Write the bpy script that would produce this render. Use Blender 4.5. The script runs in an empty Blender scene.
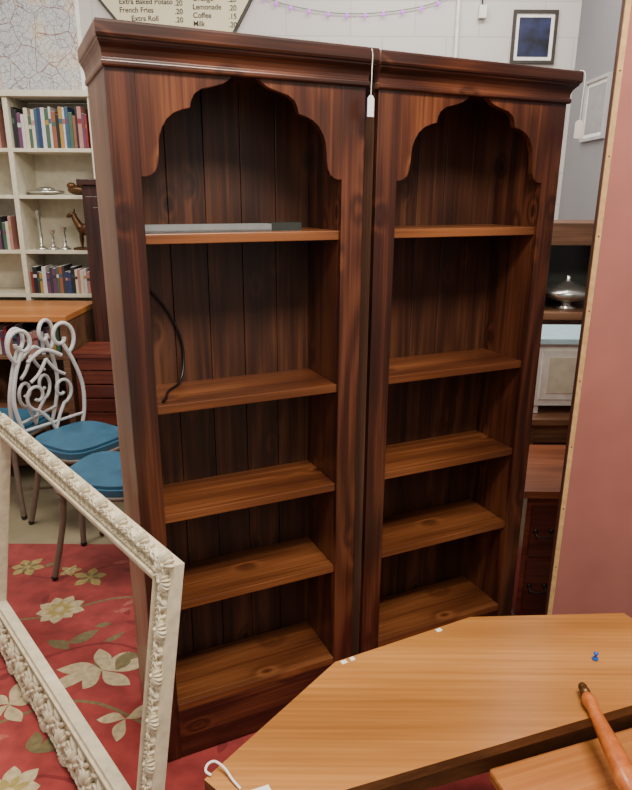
import bpy, math, random
from mathutils import Vector, Matrix
random.seed(7)
PI=math.pi
def lin(c):
    r=[]
    for v in c:
        v/=255.0
        r.append(v/12.92 if v<=.04045 else ((v+.055)/1.055)**2.4)
    return (r[0],r[1],r[2],1.0)
# ---------------------------------------------------------------- materials
def newmat(name):
    m=bpy.data.materials.new(name); m.use_nodes=True
    nt=m.node_tree; b=nt.nodes['Principled BSDF']
    return m,nt,b
def plain(name,c,rough=.5,metal=0,var=.06,scale=25,bump=0.0,emit=None,sheen=0,spec=.5):
    m,nt,b=newmat(name); N=nt.nodes.new; L=nt.links.new
    tc=N('ShaderNodeTexCoord'); no=N('ShaderNodeTexNoise'); no.inputs['Scale'].default_value=scale; no.inputs['Detail'].default_value=5
    L(tc.outputs['Object'],no.inputs['Vector'])
    r=N('ShaderNodeValToRGB'); cc=lin(c)
    r.color_ramp.elements[0].position=.3; r.color_ramp.elements[1].position=.7
    r.color_ramp.elements[0].color=tuple(max(0,v*(1-var*2)) for v in cc[:3])+(1,)
    r.color_ramp.elements[1].color=tuple(min(1,v*(1+var)) for v in cc[:3])+(1,)
    L(no.outputs['Fac'],r.inputs['Fac']); L(r.outputs['Color'],b.inputs['Base Color'])
    b.inputs['Roughness'].default_value=rough; b.inputs['Metallic'].default_value=metal
    b.inputs['Specular IOR Level'].default_value=spec
    if sheen:
        b.inputs['Sheen Weight'].default_value=sheen; b.inputs['Sheen Roughness'].default_value=.5; b.inputs['Sheen Tint'].default_value=(1,.8,.75,1)
    if bump:
        bp=N('ShaderNodeBump'); bp.inputs['Strength'].default_value=bump; bp.inputs['Distance'].default_value=.01
        L(no.outputs['Fac'],bp.inputs['Height']); L(bp.outputs['Normal'],b.inputs['Normal'])
    if emit:
        b.inputs['Emission Color'].default_value=lin(emit[0]); b.inputs['Emission Strength'].default_value=emit[1]
    return m
def wood(name,dark,mid,light,axis=2,rough=.35,knots=True,ring=10.0,sc=1.0,coat=.0,ks=1.0):
    m,nt,b=newmat(name); N=nt.nodes.new; L=nt.links.new
    tc=N('ShaderNodeTexCoord')
    def mp(al,ac):
        q=N('ShaderNodeMapping'); s=[ac*sc]*3; s[axis]=al*sc; q.inputs['Scale'].default_value=s
        L(tc.outputs['Object'],q.inputs['Vector']); return q.outputs['Vector']
    def math_(op,a,bv,c=None):
        q=N('ShaderNodeMath'); q.operation=op
        for i,x in enumerate((a,bv,c)):
            if x is None: continue
            if isinstance(x,(int,float)): q.inputs[i].default_value=x
            else: L(x,q.inputs[i])
        return q.outputs[0]
    n1=N('ShaderNodeTexNoise'); n1.inputs['Scale'].default_value=1; n1.inputs['Detail'].default_value=1
    L(mp(.55,5.0),n1.inputs['Vector'])
    fac=n1.outputs['Fac']
    if knots:
        v=N('ShaderNodeTexVoronoi'); v.inputs['Scale'].default_value=1
        L(mp(5.0,8.5),v.inputs['Vector'])
        near=math_('SUBTRACT',1.0,math_('MULTIPLY',v.outputs['Distance'],2.8)); near=math_('MAXIMUM',near,0.0)
        fac=math_('MULTIPLY_ADD',math_('POWER',near,2.0),.24,fac)   # rings bend round the knots
    si=math_('SINE',math_('MULTIPLY',fac,ring*6.28),0)
    n2=N('ShaderNodeTexNoise'); n2.inputs['Scale'].default_value=1; n2.inputs['Detail'].default_value=5; n2.inputs['Roughness'].default_value=.6
    L(mp(2.0,110),n2.inputs['Vector'])
    n3=N('ShaderNodeTexNoise'); n3.inputs['Scale'].default_value=1; n3.inputs['Detail'].default_value=2
    L(mp(1.2,5.5),n3.inputs['Vector'])
    t=math_('MULTIPLY_ADD',si,.060 if knots else .04,math_('MULTIPLY',n3.outputs['Fac'],.58))
    t=math_('MULTIPLY_ADD',n2.outputs['Fac'],.46,t)
    r=N('ShaderNodeValToRGB'); e=r.color_ramp.elements
    e[0].position=.35; e[0].color=lin(dark); e[1].position=.69; e[1].color=lin(light)
    k=e.new(.52); k.color=lin(mid)
    L(t,r.inputs['Fac'])
    out=r.outputs['Color']
    if knots:
        rr=N('ShaderNodeValToRGB'); rr.color_ramp.elements[0].position=.04*ks; rr.color_ramp.elements[0].color=(.85,.85,.85,1)
        rr.color_ramp.elements[1].position=.15*ks; rr.color_ramp.elements[1].color=(0,0,0,1)
        L(v.outputs['Distance'],rr.inputs['Fac'])
        mx=N('ShaderNodeMix'); mx.data_type='RGBA'
        L(rr.outputs['Color'],mx.inputs['Factor']); L(out,mx.inputs['A'])
        mx.inputs['B'].default_value=tuple(x*.4 for x in lin(dark)[:3])+(1,)
        out=mx.outputs['Result']
    L(out,b.inputs['Base Color'])
    b.inputs['Roughness'].default_value=rough
    b.inputs['Coat Weight'].default_value=coat; b.inputs['Coat Roughness'].default_value=.22
    bp=N('ShaderNodeBump'); bp.inputs['Strength'].default_value=.1; bp.inputs['Distance'].default_value=.003
    L(t,bp.inputs['Height']); L(bp.outputs['Normal'],b.inputs['Normal'])
    return m
# ---------------------------------------------------------------- mesh builder
class Mb:
    def __init__(s): s.v=[];s.f=[];s.mi=[];s.sm=[];s.mats=[];s.M=Matrix()
    def m(s,mat):
        if mat not in s.mats: s.mats.append(mat)
        return s.mats.index(mat)
    def add(s,vs,fs,mat,smooth=False):
        o=len(s.v); k=s.m(mat)
        for p in vs: s.v.append(tuple(s.M@Vector(p)))
        for f in fs: s.f.append([i+o for i in f]); s.mi.append(k); s.sm.append(smooth)
    def box(s,x0,x1,y0,y1,z0,z1,mat,M=None):
        vs=[(x,y,z) for x in (x0,x1) for y in (y0,y1) for z in (z0,z1)]
        if M: vs=[tuple(M@Vector(p)) for p in vs]
        s.add(vs,[(0,1,3,2),(4,6,7,5),(0,4,5,1),(2,3,7,6),(0,2,6,4),(1,5,7,3)],mat)
    def prism(s,pts,fn,d0,d1,mat,smooth=False,side=None):
        n=len(pts)
        vs=[fn(a,b,d0) for a,b in pts]+[fn(a,b,d1) for a,b in pts]
        fs=[list(range(n))[::-1],[n+i for i in range(n)]]
        s.add(vs,fs,mat)
        s.add(vs,[(i,(i+1)%n,n+(i+1)%n,n+i) for i in range(n)],side or mat,smooth)
    def tube(s,pts,r,mat,seg=8,closed=False):
        pts=[Vector(p) for p in pts]; n=len(pts)
        rs=list(r) if isinstance(r,(list,tuple)) else [r]*n
        while len(rs)<n: rs.append(rs[-1])
        vs=[];up=None
        for i,p in enumerate(pts):
            a=pts[(i-1)%n] if (closed or i>0) else p
            c=pts[(i+1)%n] if (closed or i<n-1) else p
            t=(c-a).normalized()
            if up is None:
                up=Vector((0,0,1)) if abs(t.z)<.9 else Vector((1,0,0))
            x=up-t*up.dot(t)
            if x.length<1e-5: x=t.orthogonal()
            x.normalize(); up=x; y=t.cross(x)
            for k in range(seg):
                an=2*PI*k/seg; vs.append(p+x*math.cos(an)*rs[i]+y*math.sin(an)*rs[i])
        fs=[]
        for i in range(n if closed else n-1):
            j=(i+1)%n
            for k in range(seg):
                l=(k+1)%seg; fs.append((i*seg+k,i*seg+l,j*seg+l,j*seg+k))
        s.add(vs,fs,mat,True)
        if not closed: s.add(vs,[list(range(seg))[::-1],[(n-1)*seg+k for k in range(seg)]],mat)
    def lathe(s,prof,mat,M=None,seg=20):
        M=M or Matrix(); vs=[]
        for r,z in prof:
            for k in range(seg):
                a=2*PI*k/seg; vs.append(tuple(M@Vector((r*math.cos(a),r*math.sin(a),z))))
        fs=[(i*seg+k,i*seg+(k+1)%seg,(i+1)*seg+(k+1)%seg,(i+1)*seg+k) for i in range(len(prof)-1) for k in range(seg)]
        s.add(vs,fs,mat,True)
        s.add(vs,[list(range(seg))[::-1],[(len(prof)-1)*seg+k for k in range(seg)]],mat)
    def ell(s,c,r,mat,seg=10,rings=6,M=None):
        vs=[];R=M or Matrix()
        for i in range(rings+1):
            p=PI*i/rings
            for k in range(seg):
                a=2*PI*k/seg
                q=R@Vector((r[0]*math.sin(p)*math.cos(a),r[1]*math.sin(p)*math.sin(a),r[2]*math.cos(p)))
                vs.append((c[0]+q.x,c[1]+q.y,c[2]+q.z))
        fs=[(i*seg+k,(i+1)*seg+k,(i+1)*seg+(k+1)%seg,i*seg+(k+1)%seg) for i in range(rings) for k in range(seg)]
        s.add(vs,fs,mat,True)
    def obj(s,name,M=None,bevel=0,parent=None):
        me=bpy.data.meshes.new(name); me.from_pydata(s.v,[],s.f)
        for m in s.mats: me.materials.append(m)
        me.polygons.foreach_set('material_index',s.mi); me.polygons.foreach_set('use_smooth',s.sm)
        me.validate(); me.update()
        o=bpy.data.objects.new(name,me); bpy.context.scene.collection.objects.link(o)
        if M: o.matrix_world=M
        if bevel:
            b=o.modifiers.new('bevel','BEVEL'); b.width=bevel; b.segments=2; b.limit_method='ANGLE'; b.angle_limit=math.radians(50)
        if parent: o.parent=parent
        return o
def cat(pts,n=6,closed=False):
    P=[Vector(p) for p in pts]; out=[]; N=len(P)
    rng=N if closed else N-1
    for i in range(rng):
        g=lambda k:P[k%N] if closed else P[max(0,min(N-1,k))]
        a,b,c,d=g(i-1),g(i),g(i+1),g(i+2)
        for k in range(n):
            t=k/n
            out.append(.5*((2*b)+(-a+c)*t+(2*a-5*b+4*c-d)*t*t+(-a+3*b-3*c+d)*t**3))
    if not closed: out.append(P[-1])
    return out
def place(x,y,z,yaw): return Matrix.Translation((x,y,z))@Matrix.Rotation(yaw,4,'Z')
GZ=.0048
# ---------------------------------------------------------------- palette
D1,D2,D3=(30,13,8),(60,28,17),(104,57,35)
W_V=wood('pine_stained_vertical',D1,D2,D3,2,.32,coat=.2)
W_H=wood('pine_stained_horizontal',D1,D2,D3,0,.32,coat=.2)
W_VAL=wood('pine_valance',(42,19,11),(76,38,22),(122,70,42),2,.32,coat=.2,ks=1.2)
W_SH=wood('pine_shelf_lit',(68,33,17),(98,54,28),(136,82,46),0,.34,ring=7,coat=.15)  # same stained pine, lightened: light falling on the shelves is in the colour
W_BK=wood('pine_back',(36,17,10),(63,34,20),(98,59,37),2,.42,ks=1.3)
W_SIDE=wood('pine_side_lit',(108,74,58),(136,98,78),(164,128,106),2,.4,knots=False)  # paler copy of the stain: glossy reflection on the left side painted in
SEAM=plain('seam_dark',(18,9,5),.8)
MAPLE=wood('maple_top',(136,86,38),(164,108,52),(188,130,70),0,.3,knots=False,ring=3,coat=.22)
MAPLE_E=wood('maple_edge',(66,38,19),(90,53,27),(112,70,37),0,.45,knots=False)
ORANGE=wood('orange_wood',(138,82,38),(168,104,52),(190,128,70),0,.4,knots=False,ring=3)
CREAM=plain('antique_cream_paint',(222,209,178),.5,0,.1,30,.12)
WHITE=plain('white_paint',(222,218,208),.5)
WMET=plain('white_metal',(204,200,196),.4,.0)
BLUE=plain('blue_vinyl',(58,104,130),.45,0,.15,8)
LEG=plain('taupe_metal',(112,94,80),.45)
BLACK=plain('black_rubber',(12,12,12),.4)
STEEL=plain('galvanised_steel',(160,162,162),.35,.6)
SILVER=plain('silver',(200,198,190),.25,.9)
BRASS=plain('aged_bronze',(92,62,34),.4,.6,.2)
PAPER=plain('paper_white',(236,232,226),.7)
MAUVE=plain('mauve_fabric',(152,92,82),.8,0,.06,7,.06)
TRIM=plain('tan_edge_trim',(190,150,98),.7,0,.1,60,.2)
PEDGE=plain('panel_edge_dark',(96,58,44),.7)
MAHOG=wood('mahogany',(40,16,12),(72,30,22),(100,48,34),0,.35,knots=False,coat=.2)
MAHOGR=wood('mahogany_red',(58,22,16),(90,38,27),(122,60,42),0,.32,knots=False,coat=.25)
MAHOGV=wood('mahogany_vertical',(34,16,12),(60,30,22),(86,46,34),2,.4,knots=False)
WALN=wood('walnut_brown',(66,42,28),(104,70,48),(136,96,68),0,.45,knots=False)
DARK=plain('dark_glassy',(48,52,48),.3)
TEAL=plain('pale_blue_paint',(176,206,214),.5)
GREEN=plain('green_cloth',(40,140,96),.7)

# ---------------------------------------------------------------- camera
th,ro,f,h=.2977,.0061,653.1,1.656
R=Vector((1,0,0));U=Vector((0,math.sin(th),math.cos(th)));F=Vector((0,math.cos(th),-math.sin(th)))
rt=R*math.cos(ro)+U*math.sin(ro); up=-R*math.sin(ro)+U*math.cos(ro)
cam=bpy.data.cameras.new('camera'); co=bpy.data.objects.new('camera',cam); bpy.context.scene.collection.objects.link(co)
M=Matrix.Identity(4)
for i in range(3): M[i][0]=rt[i];M[i][1]=up[i];M[i][2]=-F[i]
M[2][3]=h
co.matrix_world=M
cam.sensor_fit='VERTICAL'; cam.sensor_height=36; cam.lens=f*36/790; cam.clip_start=.02
bpy.context.scene.camera=co

# ---------------------------------------------------------------- room
def wallmat():
    m,nt,b=newmat('painted_brick'); N=nt.nodes.new; L=nt.links.new
    tc=N('ShaderNodeTexCoord'); mp=N('ShaderNodeMapping'); mp.inputs['Rotation'].default_value=(PI/2,0,0)
    L(tc.outputs['Object'],mp.inputs['Vector'])
    br=N('ShaderNodeTexBrick'); br.inputs['Scale'].default_value=1; br.inputs['Brick Width'].default_value=.4; br.inputs['Row Height'].default_value=.2
    br.inputs['Mortar Size'].default_value=.005; br.inputs['Mortar Smooth'].default_value=.6; br.inputs['Color1'].default_value=lin((196,190,184)); br.inputs['Color2'].default_value=lin((192,186,180)); br.inputs['Mortar'].default_value=lin((180,174,170))
    L(mp.outputs['Vector'],br.inputs['Vector']); L(br.outputs['Color'],b.inputs['Base Color'])
    no=N('ShaderNodeTexNoise'); no.inputs['Scale'].default_value=40; L(tc.outputs['Object'],no.inputs['Vector'])
    ad=N('ShaderNodeMath'); ad.operation='MULTIPLY_ADD'; ad.inputs[1].default_value=-1.0; L(br.outputs['Fac'],ad.inputs[0]); L(no.outputs['Fac'],ad.inputs[2])
    bp=N('ShaderNodeBump'); bp.inputs['Strength'].default_value=.3; bp.inputs['Distance'].default_value=.005
    L(ad.outputs[0],bp.inputs['Height']); L(bp.outputs['Normal'],b.inputs['Normal']); b.inputs['Roughness'].default_value=.7
    return m
WALL=wallmat(); WALLG=plain('grey_wall_paint',(136,134,136),.7,0,.03,3)
FLOORM=plain('worn_concrete',(148,134,106),.55,0,.12,5,.1)
b=Mb(); b.box(-3.6,1.72,4.55,4.65,0,3.4,WALL); b.obj('wall_back')
b=Mb(); b.box(1.62,1.72,-1.2,4.55,0,3.4,WALLG); b.obj('wall_right')
b=Mb(); b.box(-3.6,-3.5,-1.2,4.55,0,3.4,WALL); b.obj('wall_left')
b=Mb(); b.box(-3.6,1.72,-1.2,4.65,-.1,0,FLOORM); b.obj('floor')
b=Mb(); b.box(-3.5,1.62,4.53,4.55,0,.12,WHITE); b.obj('baseboard_back',bevel=.004)
b=Mb(); b.tube([(.86,4.53,1.9),(.86,4.53,3.4)],.012,WHITE,10); b.box(.83,.89,4.51,4.55,2.0,2.03,WHITE); b.tube(cat([(1.02,4.535,3.4),(1.0,4.53,2.9),(1.01,4.53,2.76)],6),.005,BLACK,6); b.box(.985,1.03,4.51,4.55,2.70,2.77,WHITE); b.obj('trim_conduit')

# ---------------------------------------------------------------- bookcases
W,S,G,DP=.6458,.0652,.0432,.31
YB=.213   # plane of the back boards
YAW=.4317; X0,Y0=-.4635,1.5565
SH=[1.5587,1.1288,.8164,.5355,.1969]
def bookcase(dx,dy):
    b=Mb(); T=.02
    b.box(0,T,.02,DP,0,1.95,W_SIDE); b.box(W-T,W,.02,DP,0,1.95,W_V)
    b.box(T,S,.021,YB+.02,.0,1.95,W_V); b.box(W-S,W-T,.021,YB+.02,.0,1.95,W_V)
    b.box(0,S,0,.021,0,1.93,W_V); b.box(W-S,W,0,.021,0,1.93,W_V)
    b.box(S,W-S,.002,.021,0,SH[4]-.026,W_H)
    b.box(0,W,.022,DP,1.935,1.95,W_BK)
    n=5; ws=(W-2*S)/n
    for i in range(n):
        b.box(S+ws*i+(.0007 if i else -.001),S+ws*(i+1)-(.0007 if i<n-1 else -.001),YB,YB+.01,.02,1.945,W_BK)
    b.box(S-.005,W-S+.005,YB+.01,YB+.016,.02,1.945,SEAM)
    for z in SH:
        b.box(S+.0002,W-S-.0002,.010 if z!=SH[4] else .021,YB-.0005,z-.024,z,W_SH)
    b.box(S+.0005,W-S-.0005,.001,.021,SH[4]-.025,SH[4],W_SH)
    zt,zb=1.95,1.6882; w=(W-2*S)/2
    half=[(.0,0),(.12,0),(.15,.045),(.21,.09),(.31,.125),(.42,.155),(.485,.205),(.515,.27),(.53,.335),(.60,.355),(.68,.39),(.745,.45),(.79,.53),(.82,.62),(.83,.72),(.835,.80),(.845,.88),(.875,.95),(.915,.985),(.96,1.0),(1.0,1.0)]
    zh=1.918
    cx=W/2
    R_=[(cx+t*w,zh-d*(zh-zb)) for t,d in half]
    L_=[(cx-t*w,zh-d*(zh-zb)) for t,d in half[1:]][::-1]
    prof=L_+R_
    for i in range(len(prof)-1):
        (xa,za),(xb,zb2)=prof[i],prof[i+1]
        if xb-xa<1e-4: continue
        q=[(xa,za),(xb,zb2),(xb,zt),(xa,zt)]
        vs=[(x,.001,z) for x,z in q]+[(x,.022,z) for x,z in q]
        b.add(vs,[(0,1,2,3),(7,6,5,4),(0,4,5,1)],W_VAL)
    cr=[(0,1.914),(.009,1.914),(.012,1.918),(.012,1.926),(.007,1.930),(.008,1.940),(.013,1.950),(.022,1.958),(.029,1.962),(.029,1.966),(.034,1.968),(.037,1.973),(.037,1.994),(.034,2.0),(0,2.0)]
    rows=[]
    for o,z in cr:
        so=o*.45
        rows.append([(-so,DP,z),(-so,-o,z),(W+so,-o,z),(W+so,DP,z)])
    vs=[p for r in rows for p in r]; k=len(rows)
    for seg,mt in ((0,W_SIDE),(1,W_H),(2,W_V)):
        fs=[(i*4+seg,i*4+seg+1,(i+1)*4+seg+1,(i+1)*4+seg) for i in range(k-1)]
        b.add(vs,fs,mt,False)
    b.box(-.001,W+.001,-.002,DP,1.992,1.999,W_H)
    c,s=math.cos(YAW),math.sin(YAW)
    return b.obj('bookcase',place(X0+c*dx-s*dy,Y0+s*dx+c*dy,GZ,YAW),bevel=.0018)
bkA=bookcase(0,0); bkB=bookcase(W+G,.0097)
MA=place(X0,Y0,GZ,YAW)
MB_=place(X0+math.cos(YAW)*(W+G),Y0+math.sin(YAW)*(W+G),GZ,YAW)

b=Mb(); z=SH[0]+.0005
b.box(.067,.485,.045,.075,z,z+.005,STEEL); b.box(.067,.485,.045,.048,z,z+.019,STEEL); b.box(.067,.485,.072,.075,z,z+.019,STEEL); b.box(.40,.485,.044,.076,z+.002,z+.021,DARK)
b.obj('steel_rail',MA)
b=Mb(); b.tube(cat([(.07,.15,1.43),(.09,.19,1.41),(.14,.205,1.35),(.178,.205,1.27),(.185,.20,1.20),(.165,.17,1.145),(.12,.12,1.1335),(.10,.06,1.1335),(.085,.03,1.1335)],6),.0035,BLACK,8)
b.obj('power_cable',MA)
TAGO=plain('tag_outline',(120,100,150),.7)
def tag(M,x,zt,ln,w,hh,o=-.0385):
    b=Mb()
    b.tube(cat([(x,-.02,2.002),(x+.002,-.0395,1.990),(x+.001,-.041,zt-ln*.5),(x,-.0415,zt-ln)],5),.0011,PAPER,6)
    z0=zt-ln
    def P(k): return [(x-w/2*k,z0-hh),(x+w/2*k,z0-hh),(x+w/2*k,z0-.008),(x+w/4,z0),(x-w/4,z0),(x-w/2*k,z0-.008)]
    b.prism(P(1.12),lambda a,c,d:(a,d,c),-.0415,-.0408,TAGO)
    b.prism(P(1),lambda a,c,d:(a,d,c),-.0425,-.0415,PAPER)
    b.obj('price_tag',M)
tag(MA,W-.008,1.99,.10,.018,.050); tag(MB_,W+.008,1.99,.125,.036,.05)

# ---------------------------------------------------------------- ornate frame (empty, leaning on the bookcase)
ex=Vector((-.648,.762,0)).normalized()
ey=Vector((.762*.1334,.648*.1334,.8775)).normalized()
ez=ex.cross(ey).normalized()
O=Vector((-.387,1.186,GZ+.006))-Vector((ez.x,ez.y,0))*.042
FM=Matrix.Identity(4)
for i in range(3): FM[i][0]=ex[i];FM[i][1]=ey[i];FM[i][2]=ez[i];FM[i][3]=O[i]
b=Mb(); FL,FH=1.34,.885; rl,rr,rt_,rb=.10,.060,.060,.17   # x=0 is the near (right) end
ym=.004
b.box(.0,rr,ym,FH-.004,0.006,.040,CREAM); b.box(FL-rl,FL,ym,FH-.004,0.006,.040,CREAM)
b.box(rr,FL-rl,FH-rt_,FH-.004,0.006,.040,CREAM); b.box(rr,FL-rl,ym,rb,0.006,.040,CREAM)
x0,x1,y0,y1=rr,FL-rl,rb,FH-rt_
def ringmould(off,wd,za,zb_):
    a,c,d,e=x0-off,x1+off,y0-off,y1+off
    b.box(a-wd,a,d-wd,e+wd,za,zb_,CREAM); b.box(c,c+wd,d-wd,e+wd,za,zb_,CREAM)
    b.box(a,c,d-wd,d,za,zb_,CREAM); b.box(a,c,e,e+wd,za,zb_,CREAM)
ringmould(-.006,.014,.0,.036); ringmould(.008,.007,-.008,.01)
def run(xa,ya,xb,yb,step,fn):
    L_=math.hypot(xb-xa,yb-ya); n=max(1,int(L_/step))
    for i in range(n+1):
        t=i/n; fn(xa+(xb-xa)*t,ya+(yb-ya)*t,i,math.atan2(yb-ya,xb-xa))
def bead(r,zz): return lambda x,y,i,a: b.ell((x,y,zz),(r,r,r),CREAM,8,5)
o_=.022
for seg in ((x0-o_,y0-o_,x1+o_,y0-o_),(x0-o_,y1+o_,x1+o_,y1+o_),(x0-o_,y0-o_,x0-o_,y1+o_),(x1+o_,y0-o_,x1+o_,y1+o_)):
    run(*seg,.012,bead(.0048,.002))
def leaf(x,y,a,l,w,z=.0,t=.010):
    b.ell((x,y,z),(l,w,t),CREAM,8,6,Matrix.Rotation(a,4,'Z'))
def acanthus(sgn,r,zc=.008):
    def g(x,y,i,a):
        if i%5==0:
            for k in range(7):
                q=a+sgn*PI/2+(k-3)*.42
                leaf(x+math.cos(q)*r*.5,y+math.sin(q)*r*.5,q,r*.85,r*.20,zc-.006,.011)
            b.ell((x,y,zc-.012),(r*.3,r*.3,.009),CREAM,8,5)
        else:
            s=1 if (i%5)<3 else -1
            leaf(x,y,a+sgn*(PI/2-s*.75),r*.85,r*.30,zc,.013)
            leaf(x+r*.3*math.cos(a),y+r*.3*math.sin(a),a+s*.5,r*.5,r*.2,zc-.010,.007)
            b.tube([(x+r*.45*math.cos(q*.7+a)*(1-q/14),y+r*.45*math.sin(q*.7+a)*(1-q/14),zc-.012) for q in range(10)],.0028,CREAM,5)
    return g
run(.014,FH-.006,FL-.014,FH-.006,.023,acanthus(1,.026))
run(.016,.03,.016,FH-.02,.023,acanthus(1,.021,.004))
run(FL-.016,.03,FL-.016,FH-.02,.024,acanthus(-1,.022))
run(.02,.028,FL-.02,.028,.034,acanthus(-1,.032))
run(.03,FH-.034,FL-.03,FH-.034,.018,lambda x,y,i,a: leaf(x,y,a+(.7 if i%2 else -.7),.011,.004,.002,.006))
n=13
for i in range(n+1):
    x=.05+(FL-.10)*i/n; s=1 if i%2 else -1
    for k in range(5):
        a=PI/2+(k-2)*.5; leaf(x+math.cos(a)*.027,.066+math.sin(a)*.027,a,.025,.0085,-.003,.013)
    b.ell((x,.060,-.006),(.011,.011,.012),CREAM,8,5)
    b.tube([(x+.045+.028*math.cos(t*.62)*(1-t/17),.092+.026*s*math.sin(t*.62)*(1-t/17),-.004) for t in range(0,15)],[.0078-.0002*t for t in range(15)],CREAM,6)
    leaf(x+.045,.052,.6*s,.024,.008,.0); leaf(x+.016,.120,-.7*s,.026,.008,.0); leaf(x+.055,.130,.5*s,.024,.008,.0); leaf(x+.068,.07,1.2*s,.020,.007,.0)
n=22
for i in range(n+1):
    y=.2+(FH-.28)*i/n
    leaf(FL-rl*.45,y,PI/2+(.7 if i%2 else -.7),.022,.007,.002)
for (x,y) in ((.03,FH-.03),(FL-.05,FH-.04),(.03,.06)):
    for k in range(8): leaf(x+math.cos(k*.785)*.016,y+math.sin(k*.785)*.016,k*.785,.016,.0055,-.001)
b.obj('ornate_mirror_frame',FM,bevel=.003)

# ---------------------------------------------------------------- rug
def rugm(n,c,v=.14,s=50): return plain(n,c,.95,0,v,s,.3,sheen=.4,spec=.1)
RUG=rugm('rug_red_wool',(150,56,54),.16,14); RD=rugm('rug_deep_red',(122,40,42),.12,14); RC=rugm('rug_cream',(186,168,130))
RG=rugm('rug_green',(116,104,70)); RY=rugm('rug_yellow',(164,144,84)); RP=rugm('rug_pink',(168,86,76))
b=Mb(); b.box(-3.0,.9,.35,2.86,.0,.003,RUG)
rz=[.0031]
def lift(): rz[0]+=.000004
def flat(pts,mat,up_=True):
    if up_: lift()
    b.add([(x,y,rz[0]) for x,y in pts],[list(range(len(pts)))],mat)
def petal(cx,cy,a,l,w,mat,r0=.0,pw=.8,bend=0):
    pts=[]
    for k in range(11):
        t=k/10; pts.append((r0+l*t,w*math.sin(PI*t**pw)+bend*l*t*t))
    for k in range(9,0,-1):
        t=k/10; pts.append((r0+l*t,-w*math.sin(PI*t**pw)+bend*l*t*t))
    flat([(cx+x*math.cos(a)-y*math.sin(a),cy+x*math.sin(a)+y*math.cos(a)) for x,y in pts],mat)
def disc(cx,cy,r,mat,n=18):
    flat([(cx+r*math.cos(2*PI*i/n),cy+r*math.sin(2*PI*i/n)) for i in range(n)],mat)
def flower(cx,cy,R,n,mat,mc,rot=0):
    for k in range(n): petal(cx,cy,rot+2*PI*k/n+random.uniform(-.1,.1),R*random.uniform(.85,1.1),R*.26,mat,0,1.3)
    for k in range(n): petal(cx,cy,rot+2*PI*(k+.5)/n,R*.6,R*.12,mc,0,1.3)
    disc(cx,cy,R*.18,mat)
def vine(pts,r,mat):
    P=cat([(x,y,0) for x,y in pts],6); lift()
    for i in range(len(P)-1):
        d=(P[i+1]-P[i])
        if d.length<1e-6: continue
        nrm=Vector((-d.y,d.x,0)).normalized()*r
        flat([tuple((P[i]+nrm)[:2]),tuple((P[i]-nrm)[:2]),tuple((P[i+1]-nrm)[:2]),tuple((P[i+1]+nrm)[:2])],mat,False)
for k in range(8):
    y=.5+k*.3
    vine([(-2.9,y),(-2.4,y+.12),(-2.0,y-.05),(-1.6,y+.13),(-1.2,y-.04),(-.8,y+.12),(-.4,y-.03),(0,y+.1),(.5,y)],.006,RD if k%2 else RG)
for k in range(130):
    x=random.uniform(-2.0,.5); y=random.uniform(.9,2.75)
    petal(x,y,random.uniform(0,6.28),random.uniform(.05,.10),.015,random.choice([RD,RD,RP,RD,RG]),0,1,random.uniform(-.4,.4))
flower(-1.06,2.33,.10,9,RC,RY); flower(-1.01,2.57,.08,5,RY,RG,.4); flower(-1.33,2.65,.08,6,RY,RG); flower(-1.12,2.62,.05,5,RY,RC,.2)
for a,l in ((0.15,.20),(.7,.12),(2.9,.16),(3.5,.20),(4.1,.1),(5.5,.14),(1.7,.12)): petal(-.77,1.97,a,l,.032,RC,0,1.2,.25)
petal(-.72,1.97,1.2,.10,.03,RG,0,1,.2); petal(-.95,2.12,.4,.12,.03,RG,0,1,.3); petal(-.93,2.08,2.4,.11,.026,RG,0,1,.3)
flower(-.58,2.22,.05,6,RC,RY)
for a in (.3,1.4,2.6,4.0,5.2): petal(-1.03,1.80,a,.10,.026,RC,0,1.2,.3)
petal(-.86,1.60,.7,.14,.035,RG,0,1,.2); petal(-.86,1.60,2.1,.09,.026,RG,0,1,-.2); flower(-.88,1.46,.10,8,RC,RY,.3)
for a in (.5,2.9,4.4): petal(-.62,1.74,a,.09,.024,RC,0,1.2,.3)
for x,y in ((-1.6,2.2),(-1.9,1.7),(-2.3,2.4),(-1.5,1.4),(-.45,1.35),(-.2,1.1),(.2,1.4),(-1.2,1.65)): flower(x,y,.10,8,RC,RY,x)
b.obj('floral_rug')

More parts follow.
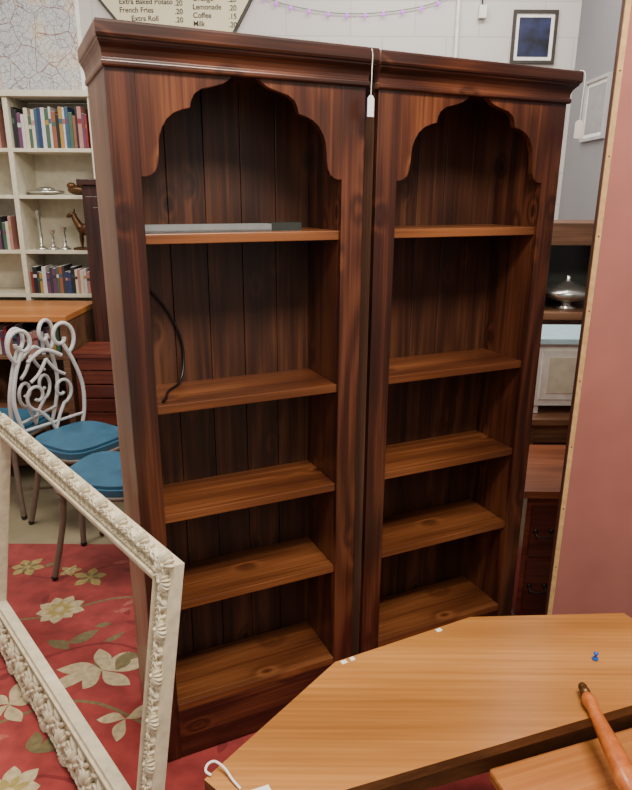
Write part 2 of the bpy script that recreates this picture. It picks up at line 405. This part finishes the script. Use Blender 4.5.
# ---------------------------------------------------------------- garden chairs
def spiral(cy,cz,r0,r1,a0,a1,x,n=22):
    out=[]
    for i in range(n+1):
        t=i/n; a=a0+(a1-a0)*t; r=r0+(r1-r0)*t; out.append((x,cy+r*math.cos(a),cz+r*math.sin(a)))
    return out
def chair(x,y,yaw):
    b=Mb()
    pts=[]
    for i in range(28):
        a=2*PI*i/28; k=(abs(math.cos(a))**4+abs(math.sin(a))**4)**-.25
        pts.append((.2*k*math.cos(a),.2*k*math.sin(a)))
    b.prism(pts,lambda p,q,d:(p,q,d),.425,.462,BLUE,True)
    b.prism([(p*.93,q*.93) for p,q in pts],lambda p,q,d:(p,q,d),.462,.476,BLUE,True)
    b.tube([(p*1.02,q*1.02,.425) for p,q in pts],.010,LEG,8,True)
    for sx in (-1,1):
        for sy in (-1,1):
            b.tube(cat([(sx*.15,sy*.15,.42),(sx*.165,sy*.165,.25),(sx*.205,sy*.205,.012)],5),.014,LEG,8)
            b.ell((sx*.205,sy*.205,.014),(.016,.016,.014),BLACK)
    r=.0105; S_=1.12
    def zz(P): return [(p[0],p[1],.43+(p[2]-.43)*S_) for p in P]
    for s in (-1,1):
        X=-.215
        b.tube(zz(cat([(-.19,s*.15,.43),(-.20,s*.19,.52),(X,s*.205,.64),(X-.01,s*.17,.76),(X-.015,s*.12,.85)],6)),r,WMET,8)
        b.tube(zz([(p,s*q,z) for p,q,z in spiral(.115,.885,.088,.018,-1.1,1.9*PI,X-.015,26)]),r,WMET,8)
        b.tube(zz([(p,s*q,z) for p,q,z in spiral(.075,.64,.068,.016,-PI/2,1.7*PI,X,24)]),r*.85,WMET,8)
        b.tube(zz(cat([(-.195,0,.46),(-.2,s*.03,.52),(X,s*.08,.575)],5)),r*.85,WMET,8)
        b.tube(zz(cat([(X,0,.80),(X,s*.05,.74),(X,s*.1,.71)],5)),r*.85,WMET,8)
    b.tube(zz([(-.2,-.18,.50),(-.2,.18,.50)]),r*.8,WMET,8)
    b.tube(zz(cat([(-.225,-.10,.80),(-.23,0,.84),(-.225,.10,.80)],6)),r,WMET,8)
    b.obj('garden_chair',place(x,y,GZ if y<2.8 else 0,yaw))
chair(-.915,2.70,math.radians(168)); chair(-1.20,3.13,math.radians(-32)); chair(-1.70,3.36,math.radians(168))

# ---------------------------------------------------------------- left background furniture
SHW=plain('shelf_white_paint',(206,198,176),.5)
b=Mb(); ya,yb=4.2,4.5
for x in (-2.42,-1.87,-1.365): b.box(x,x+.03,ya,yb,0,2.2,SHW)
b.box(-2.42,-1.335,yb,yb+.015,0,2.2,SHW); b.box(-2.44,-1.315,ya-.015,yb,2.2,2.235,SHW)
for z in (1.914,1.643,1.31,1.035,.7,.35,.08): b.box(-2.39,-1.365,ya+.003,yb,z-.022,z,SHW)
b.obj('white_bookshelf',bevel=.002)
BK=[plain('book_%d'%i,c,.6) for i,c in enumerate([(130,36,36),(34,50,90),(196,184,160),(50,50,54),(160,126,56),(60,90,70),(96,54,84),(190,186,184),(50,80,104),(136,80,56),(24,24,28),(170,120,110)])]
def books(xa,xb,y,z,h0,h1):
    b=Mb(); x=xa; z+=.0004
    while x<xb-.03:
        w=random.uniform(.012,.028); hh=random.uniform(h0,h1); d=random.uniform(.13,.18); m=random.choice(BK)
        b.box(x,x+w*.93,y,y+d,z,z+hh,m)
        b.box(x+.002,x+w*.93-.002,y+.004,y+d-.002,z+hh,z+hh+.001,PAPER)
        if random.random()<.7: b.box(x+.001,x+w*.93-.001,y-.0008,y,z+hh*.6,z+hh*.72,random.choice(BK))
        x+=w
    b.obj('books')
books(-1.835,-1.37,4.23,1.914,.18,.24); books(-2.38,-1.89,4.23,1.914,.18,.24)
books(-1.835,-1.37,4.23,1.035,.13,.18); books(-2.38,-1.89,4.23,1.31,.15,.22); books(-1.835,-1.37,4.23,.7,.15,.22)
def cst(x,z,hh):
    b=Mb(); b.lathe([(.035,0),(.036,.006),(.02,.016),(.008,.03),(.014,hh*.35),(.007,hh*.45),(.012,hh*.6),(.007,hh*.75),(.018,hh*.9),(.02,hh)],SILVER,Matrix.Translation((x,4.27,z+.0005)),14); b.obj('candlestick')
cst(-1.76,1.31,.24); cst(-1.685,1.31,.12); cst(-1.61,1.31,.14)
b=Mb(); 
b.ell((-1.72,4.34,1.6625),(.12,.09,.018),SILVER,20,6); b.ell((-1.72,4.34,1.675),(.06,.05,.02),SILVER,16,6); b.obj('silver_tray')
b=Mb(); b.ell((-1.50,4.30,1.675),(.07,.05,.031),BRASS,14,6); b.ell((-1.47,4.28,1.71),(.03,.03,.025),BRASS); b.ell((-1.54,4.29,1.70),(.03,.025,.02),BRASS); b.obj('bronze_shell')
b=Mb(); cx,cz=-1.46,1.3105
b.M=Matrix.Translation((cx,4.275,cz))@Matrix.Scale(1.2,4)@Matrix.Translation((-cx,-4.275,-cz))
b.box(cx-.07,cx+.07,4.24,4.31,cz,cz+.012,BRASS)
b.ell((cx,4.275,cz+.105),(.055,.026,.032),BRASS,12,8); 
b.tube(cat([(cx-.035,4.275,cz+.115),(cx-.06,4.275,cz+.16),(cx-.065,4.275,cz+.185)],5),[.024,.022,.02,.019,.018,.017,.016,.015,.014,.013,.013],BRASS,8)
b.ell((cx-.082,4.275,cz+.178),(.026,.011,.012),BRASS,10,6,Matrix.Rotation(-.5,4,'Y')); b.ell((cx-.06,4.275,cz+.2),(.004,.008,.01),BRASS,6,4)
for dx,k in ((-.038,.01),(-.03,-.008),(.038,.008),(.045,-.006)): b.tube([(cx+dx,4.275+k,cz+.09),(cx+dx+k*.6,4.275+k,cz+.05),(cx+dx,4.275+k,cz+.012)],[.012,.007,.006],BRASS,7)
b.tube(cat([(cx+.05,4.275,cz+.12),(cx+.075,4.275,cz+.11),(cx+.08,4.275,cz+.06)],4),.006,BRASS,6)
b.obj('horse_figurine')
b=Mb(); b.box(-2.7,-1.40,3.6,4.16,.965,1.0,ORANGE)
for x in (-2.68,-1.98,-1.45): b.box(x,x+.04,3.63,4.13,0,.965,WALN)
b.box(-2.68,-1.41,4.11,4.13,.02,.965,WALN); b.box(-2.64,-1.45,3.64,4.11,.42,.445,WALN); b.box(-2.64,-1.45,3.64,4.11,.74,.762,WALN); b.box(-2.64,-1.45,3.64,4.11,.08,.10,WALN)
b.obj('wooden_counter',bevel=.004)
books(-1.93,-1.47,3.68,.762,.12,.18)
b=Mb(); b.prism([(-2.2,3.62),(-1.95,3.62),(-1.9,3.75),(-2.0,3.86),(-2.2,3.84)],lambda p,q,d:(p,q,d),1.0005,1.02,GREEN); b.prism([(-2.17,3.65),(-2.0,3.65),(-1.96,3.74),(-2.05,3.82),(-2.17,3.8)],lambda p,q,d:(p,q,d),1.02,1.035,GREEN); b.obj('folded_cloth',bevel=.005)
b=Mb(); b.M=Matrix.Translation((-.25,.235,0))
for i in range(7): b.box(-1.12,-.64,3.32+i*.045,3.358+i*.045,.77,.8,MAHOGR)
b.box(-1.11,-.65,3.33,3.35,.70,.77,MAHOGR); b.box(-1.11,-1.09,3.33,3.62,.70,.77,MAHOGR); b.box(-.67,-.65,3.33,3.62,.70,.77,MAHOGR)
for x in (-1.11,-.69):
    for y in (3.33,3.58): b.box(x,x+.04,y,y+.04,0,.70,MAHOGR)
for i in range(7): b.box(-1.10,-.66,3.335,3.35,.12+i*.083,.195+i*.083,MAHOGR)
b.obj('slatted_bench',bevel=.003)
b=Mb(); b.M=Matrix.Translation((-.075,.25,0)); b.box(-1.28,-.78,3.68,3.90,.06,1.70,MAHOGV); b.box(-1.30,-.76,3.66,3.91,1.70,1.735,MAHOGV); b.box(-1.29,-.77,3.67,3.905,0,.06,MAHOGV)
for x in (-1.26,-1.02): b.box(x,x+.22,3.668,3.682,.12,1.64,MAHOGV); b.box(x+.04,x+.18,3.660,3.670,.18,1.58,MAHOGV)
b.obj('tall_cabinet',bevel=.004)

# ---------------------------------------------------------------- wall decor
SIGN=plain('sign_cream',(208,198,164),.6,0,.03,4); SIGNB=plain('sign_border',(52,44,36),.6); INK=plain('ink',(60,48,38),.7)
e=bpy.data.objects.new('menu_sign',None); bpy.context.scene.collection.objects.link(e)
sg=[(-1.20,2.635),(-.54,2.60),(-.42,2.80),(-.40,3.3),(-1.38,3.3),(-1.34,2.80)]
def scl(P,k,cx=-.89,cz=2.98): return [(cx+(x-cx)*k,cz+(z-cz)*k) for x,z in P]
b=Mb(); b.prism(scl(sg,1.035),lambda p,q,d:(p,d,q),4.525,4.549,SIGNB); b.obj('border',parent=e)
b=Mb(); b.prism(sg,lambda p,q,d:(p,d,q),4.518,4.526,SIGN); b.obj('board',parent=e)
def text(s,x,z,size,al='LEFT'):
    c=bpy.data.curves.new('text','FONT'); c.body=s; c.size=size; c.align_x=al; c.extrude=.0005; c.materials.append(INK); c.offset=.0004
    o=bpy.data.objects.new('lettering',c); bpy.context.scene.collection.objects.link(o); o.location=(x,4.516,z); o.rotation_euler=(PI/2,0,0); o.parent=e
for i,(s,p) in enumerate([('Extra Roll','.20'),('French Fries','.20'),('Extra Baked Potato','.20'),('Extra Salad','.25'),('Dessert','.30')]):
    text(s,-1.22+(.07 if i==0 else 0),2.672+i*.046,.042); text(p,-.83,2.665+i*.046,.042,'RIGHT')
for i,(s,p) in enumerate([('Milk','.20'),('Coffee','.15'),('Lemonade','.20'),('Orange','.20'),('Iced Tea','.20')]):
    text(s,-.77,2.645+i*.046,.042); text(p,-.50,2.64+i*.046,.042,'RIGHT')
m,nt,bb=newmat('map_print'); N=nt.nodes.new; L=nt.links.new
tc=N('ShaderNodeTexCoord'); nz=N('ShaderNodeTexNoise'); nz.inputs['Scale'].default_value=3; nz.inputs['Detail'].default_value=3
va=N('ShaderNodeVectorMath'); va.operation='MULTIPLY_ADD'; va.inputs[1].default_value=(.15,.15,.15)
L(tc.outputs['Object'],nz.inputs['Vector']); L(nz.outputs['Color'],va.inputs[0]); L(tc.outputs['Object'],va.inputs[2])
col=None
for sc_,w_,c_ in ((6,.018,(196,150,140)),(17,.035,(200,190,190)),(40,.07,(216,208,200))):
    v=N('ShaderNodeTexVoronoi'); v.feature='DISTANCE_TO_EDGE'; v.inputs['Scale'].default_value=sc_; L(va.outputs[0],v.inputs['Vector'])
    r_=N('ShaderNodeValToRGB'); r_.color_ramp.elements[0].color=lin(c_); r_.color_ramp.elements[0].position=w_*.5; r_.color_ramp.elements[1].position=w_; r_.color_ramp.elements[1].color=(1,1,1,1)
    L(v.outputs['Distance'],r_.inputs['Fac'])
    if col is None: col=r_.outputs['Color']
    else:
        mx=N('ShaderNodeMix'); mx.data_type='RGBA'; mx.blend_type='MULTIPLY'; mx.inputs['Factor'].default_value=1; L(col,mx.inputs['A']); L(r_.outputs['Color'],mx.inputs['B']); col=mx.outputs['Result']
r2=N('ShaderNodeValToRGB'); r2.color_ramp.elements[0].position=.44;r2.color_ramp.elements[1].position=.50; r2.color_ramp.elements[0].color=lin((190,192,196)); r2.color_ramp.elements[1].color=lin((208,198,184)); L(nz.outputs['Fac'],r2.inputs['Fac'])
mx=N('ShaderNodeMix'); mx.data_type='RGBA'; mx.blend_type='MULTIPLY'; mx.inputs['Factor'].default_value=1; L(col,mx.inputs['A']); L(r2.outputs['Color'],mx.inputs['B']); L(mx.outputs['Result'],bb.inputs['Base Color']); bb.inputs['Roughness'].default_value=.6
b=Mb(); b.box(-2.5,-1.50,4.54,4.549,2.27,3.1,m); b.box(-2.52,-1.475,4.543,4.551,2.245,3.12,PAPER); b.obj('wall_map')
def picture(name,Mx,w,hh,fr,mat1,inner,ins):
    b=Mb(); t=.018
    b.box(0,w,.003,-.02,0,t,fr);b.box(0,w,.003,-.02,hh-t,hh,fr);b.box(0,t,.003,-.02,t,hh-t,fr);b.box(w-t,w,.003,-.02,t,hh-t,fr)
    b.box(t,w-t,-.008,.003,t,hh-t,mat1); b.box(ins,w-ins,-.010,-.008,ins,hh-ins,inner); b.obj(name,Mx)
NIGHT=plain('night_print',(30,36,70),.4,0,.5,12)
picture('framed_picture',Matrix.Translation((1.205,4.55,2.45)),.275,.30,SIGNB,PAPER,NIGHT,.04)
picture('framed_print',Matrix.Translation((1.62,4.28,1.97))@Matrix.Rotation(-PI/2,4,'Z'),.33,.34,plain('frame_silver_grey',(170,168,166),.5),PAPER,plain('print_grey',(150,148,148),.6),.04)
FAIRY=plain('fairy_purple',(170,60,200),.4,emit=((190,50,220),2.2)); WIRE=plain('green_wire',(110,130,100),.6)
b=Mb(); P=cat([(-.38,4.53,2.83),(-.2,4.53,2.77),(.1,4.53,2.725),(.4,4.53,2.73),(.7,4.53,2.78),(.9,4.53,2.88)],8); b.tube(P,.0028,WIRE,6)
for i,p in enumerate(P):
    if i%3==0: b.ell((p.x,p.y-.008,p.z-.012),(.009,.009,.013),FAIRY,8,5)
b.obj('fairy_lights')

# ---------------------------------------------------------------- right background furniture
b=Mb(); b.box(1.14,1.58,3.3,3.8,1.05,1.09,WALN); b.box(1.16,1.56,3.34,3.78,0,1.05,WALN); b.box(1.14,1.58,3.62,3.8,1.09,1.42,DARK); b.box(1.12,1.60,3.34,3.8,1.42,1.53,WALN)
for x in (1.14,1.55): b.box(x,x+.03,3.36,3.8,1.09,1.42,WALN)
for z in (.1,.42,.74): b.box(1.18,1.54,3.33,3.342,z,z+.28,MAHOG); b.ell((1.36,3.322,z+.14),(.015,.015,.015),BRASS)
b.obj('wooden_hutch',bevel=.005)
b=Mb(); b.lathe([(.05,0),(.055,.008),(.025,.02),(.03,.035),(.10,.06),(.125,.085),(.12,.095),(.085,.115),(.04,.135),(.012,.15),(.015,.165),(.004,.175)],SILVER,Matrix.Translation((1.31,3.43,1.0905)),22); b.obj('silver_serving_dish')
b=Mb(); 
b.box(.99,1.30,2.84,3.14,.74,1.03,WHITE); b.box(.97,1.32,2.82,3.16,1.03,1.055,TEAL)
b.box(1.01,1.28,2.835,2.842,.77,1.0,WHITE); b.box(1.04,1.25,2.832,2.836,.80,.97,SHW); b.ell((1.25,2.83,.9),(.01,.01,.01),BRASS)
for x in (.995,1.27):
    for y in (2.85,3.11): b.box(x,x+.025,y,y+.025,.7005,.74,WHITE)
b.obj('white_painted_cabinet',bevel=.004)
b=Mb(); b.box(.93,1.5,2.76,3.22,.67,.70,WALN)
for x in (.95,1.44):
    for y in (2.78,3.16): b.box(x,x+.04,y,y+.04,0,.67,WALN)
b.box(.96,1.47,2.785,2.80,.58,.67,WALN); b.box(.955,.97,2.79,3.19,.58,.67,WALN); b.box(.96,1.47,2.79,3.19,.2,.22,WALN)
b.obj('wooden_side_table',bevel=.004)
RUST=wood('rust_brown_top',(90,44,26),(126,70,44),(150,90,60),0,.35,knots=False,coat=.2)
b=Mb(); b.M=Matrix.Translation((0,0,GZ)); b.box(.80,1.42,2.24,2.68,.05,.57,MAHOGR); b.box(.78,1.44,2.22,2.70,.57,.60,RUST); b.box(.79,1.43,2.23,2.69,0,.05,MAHOG)
for z in (.08,.32): b.box(.82,1.40,2.230,2.242,z,z+.22,MAHOG)
for z in (.19,.43):
    for x in (.87,1.30): b.tube(cat([(x-.03,2.23,z),(x-.025,2.21,z-.015),(x+.025,2.21,z-.015),(x+.03,2.23,z)],4),.004,BLACK,6); b.ell((x-.03,2.227,z),(.01,.006,.01),BLACK); b.ell((x+.03,2.227,z),(.01,.006,.01),BLACK)
b.obj('chest_of_drawers',bevel=.004)

# ---------------------------------------------------------------- mauve panel
PM=place(.668,1.61,GZ,math.radians(-8))
b=Mb(); b.box(0.004,.9,0,.03,0,2.25,MAUVE); b.box(.0,.0125,-.003,.004,0,2.25,TRIM); b.box(0,.004,.004,.03,0,2.25,PEDGE)
for i in range(12): b.ell((.0065,-.003,.12+i*.18),(.0025,.0015,.0025),PEDGE,6,4)
b.obj('upholstered_panel',PM,bevel=.001)

# ---------------------------------------------------------------- table with clipped corners
TZ=.72
top=[(-.183,.855),(.043,1.144),(.361,1.300),(.727,1.319),(.742,1.285),(.742,1.072),(.052,.837),(-.10,.785)]
b=Mb(); fn=lambda p,q,d:(p,q,d)
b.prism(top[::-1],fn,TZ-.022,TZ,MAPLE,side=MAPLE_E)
ctr=(.30,1.06)
ins=[(ctr[0]+(x-ctr[0])*.86,ctr[1]+(y-ctr[1])*.80) for x,y in top]
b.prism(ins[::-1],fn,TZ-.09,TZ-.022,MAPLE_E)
for x,y in ((-.02,.89),(.62,1.09),(.60,1.22),(.12,1.08)):
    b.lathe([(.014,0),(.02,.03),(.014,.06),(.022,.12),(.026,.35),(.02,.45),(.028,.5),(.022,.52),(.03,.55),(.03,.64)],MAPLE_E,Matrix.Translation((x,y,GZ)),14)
TAPE=plain('masking_tape',(236,230,214),.8)
for (x,y,a,w) in ((.062,1.148,.45,.013),(.080,1.158,.5,.010),(.28,1.255,.45,.014)):
    b.box(-w/2,w/2,-.005,.005,TZ,TZ+.0012,TAPE,Matrix.Translation((x,y-.004,0))@Matrix.Rotation(a,4,'Z'))
b.obj('faceted_table',bevel=.003)
b=Mb(); b.lathe([(.001,0),(.006,.001),(.0065,.004),(.003,.007),(.0025,.012),(.005,.014),(.005,.017),(.001,.019)],plain('blue_plastic',(20,90,200),.3),Matrix.Translation((.593,1.156,TZ+.0003)),14); b.obj('push_pin')
b=Mb()
b.prism([(-.125,.825),(-.075,.845),(-.06,.815),(-.11,.795)],fn,TZ+.0004,TZ+.0014,PAPER)
b.tube(cat([(-.12,.835,TZ+.003),(-.135,.850,TZ+.006),(-.15,.868,TZ+.01),(-.168,.880,TZ+.012),(-.180,.876,TZ+.010),(-.182,.866,TZ+.006),(-.172,.860,TZ+.004)],5),.0022,PAPER,8); b.obj('price_tag')
LM=place(.33,.90,0,math.radians(18))
b=Mb(); b.box(.0,.55,-.45,.04,.635,.66,ORANGE); b.box(.03,.52,-.42,.01,.56,.635,MAPLE_E)
for x in (.03,.48):
    for y in (-.42,-.03): b.box(x,x+.04,y,y+.04,GZ,.56,MAPLE_E)
b.obj('small_orange_table',LM,bevel=.006)
p0,p1=Vector((.525,1.05,.738)),Vector((.532,.60,.690)); d=(p1-p0)
q=d.to_track_quat('Z','Y').to_matrix().to_4x4(); SP=Matrix.Translation(p0)@q
b=Mb(); OR2=wood('turned_wood',(140,70,26),(178,94,40),(202,120,60),2,.3,knots=False,coat=.4)
b.lathe([(.002,-.012),(.007,-.010),(.009,-.004),(.007,.0),(.010,.004),(.010,.010),(.007,.014)],BRASS,SP,16)
b.lathe([(.007,.012),(.012,.02),(.014,.03),(.011,.05),(.014,.09),(.018,.14),(.021,.19),(.019,.22),(.015,.235),(.022,.245),(.022,.255),(.015,.265),(.02,.30),(.022,.36),(.018,.42),(.02,.45)],OR2,SP,20)
b.obj('turned_spindle')

# ---------------------------------------------------------------- lights
def area(n,loc,tgt,sx,sy,e,c):
    l=bpy.data.lights.new(n,'AREA'); l.shape='RECTANGLE'; l.size=sx; l.size_y=sy; l.energy=e; l.color=c
    o=bpy.data.objects.new(n,l); bpy.context.scene.collection.objects.link(o); o.location=loc
    o.rotation_euler=(Vector(tgt)-Vector(loc)).to_track_quat('-Z','Y').to_euler()
area('ceiling_light_1',(.5,.5,3.2),(.1,1.6,.9),1.2,.4,102,(1,.92,.80))
area('ceiling_light_2',(-1.6,2.4,3.4),(-1.2,3.0,0),1.6,.5,66,(1,.94,.86))
area('ceiling_light_3',(.6,3.4,3.4),(.5,4.0,.5),1.6,.5,52,(1,.96,.92))
area('front_fill_light',(-.2,-1.0,2.7),(.1,1.8,.9),2.2,1.2,17,(1,.93,.84))  # added fill behind the camera to brighten the bookcase fronts, no real fixture
w=bpy.data.worlds.new('world'); bpy.context.scene.world=w; w.use_nodes=True
w.node_tree.nodes['Background'].inputs[0].default_value=(.97,.94,.90,1); w.node_tree.nodes['Background'].inputs[1].default_value=.45
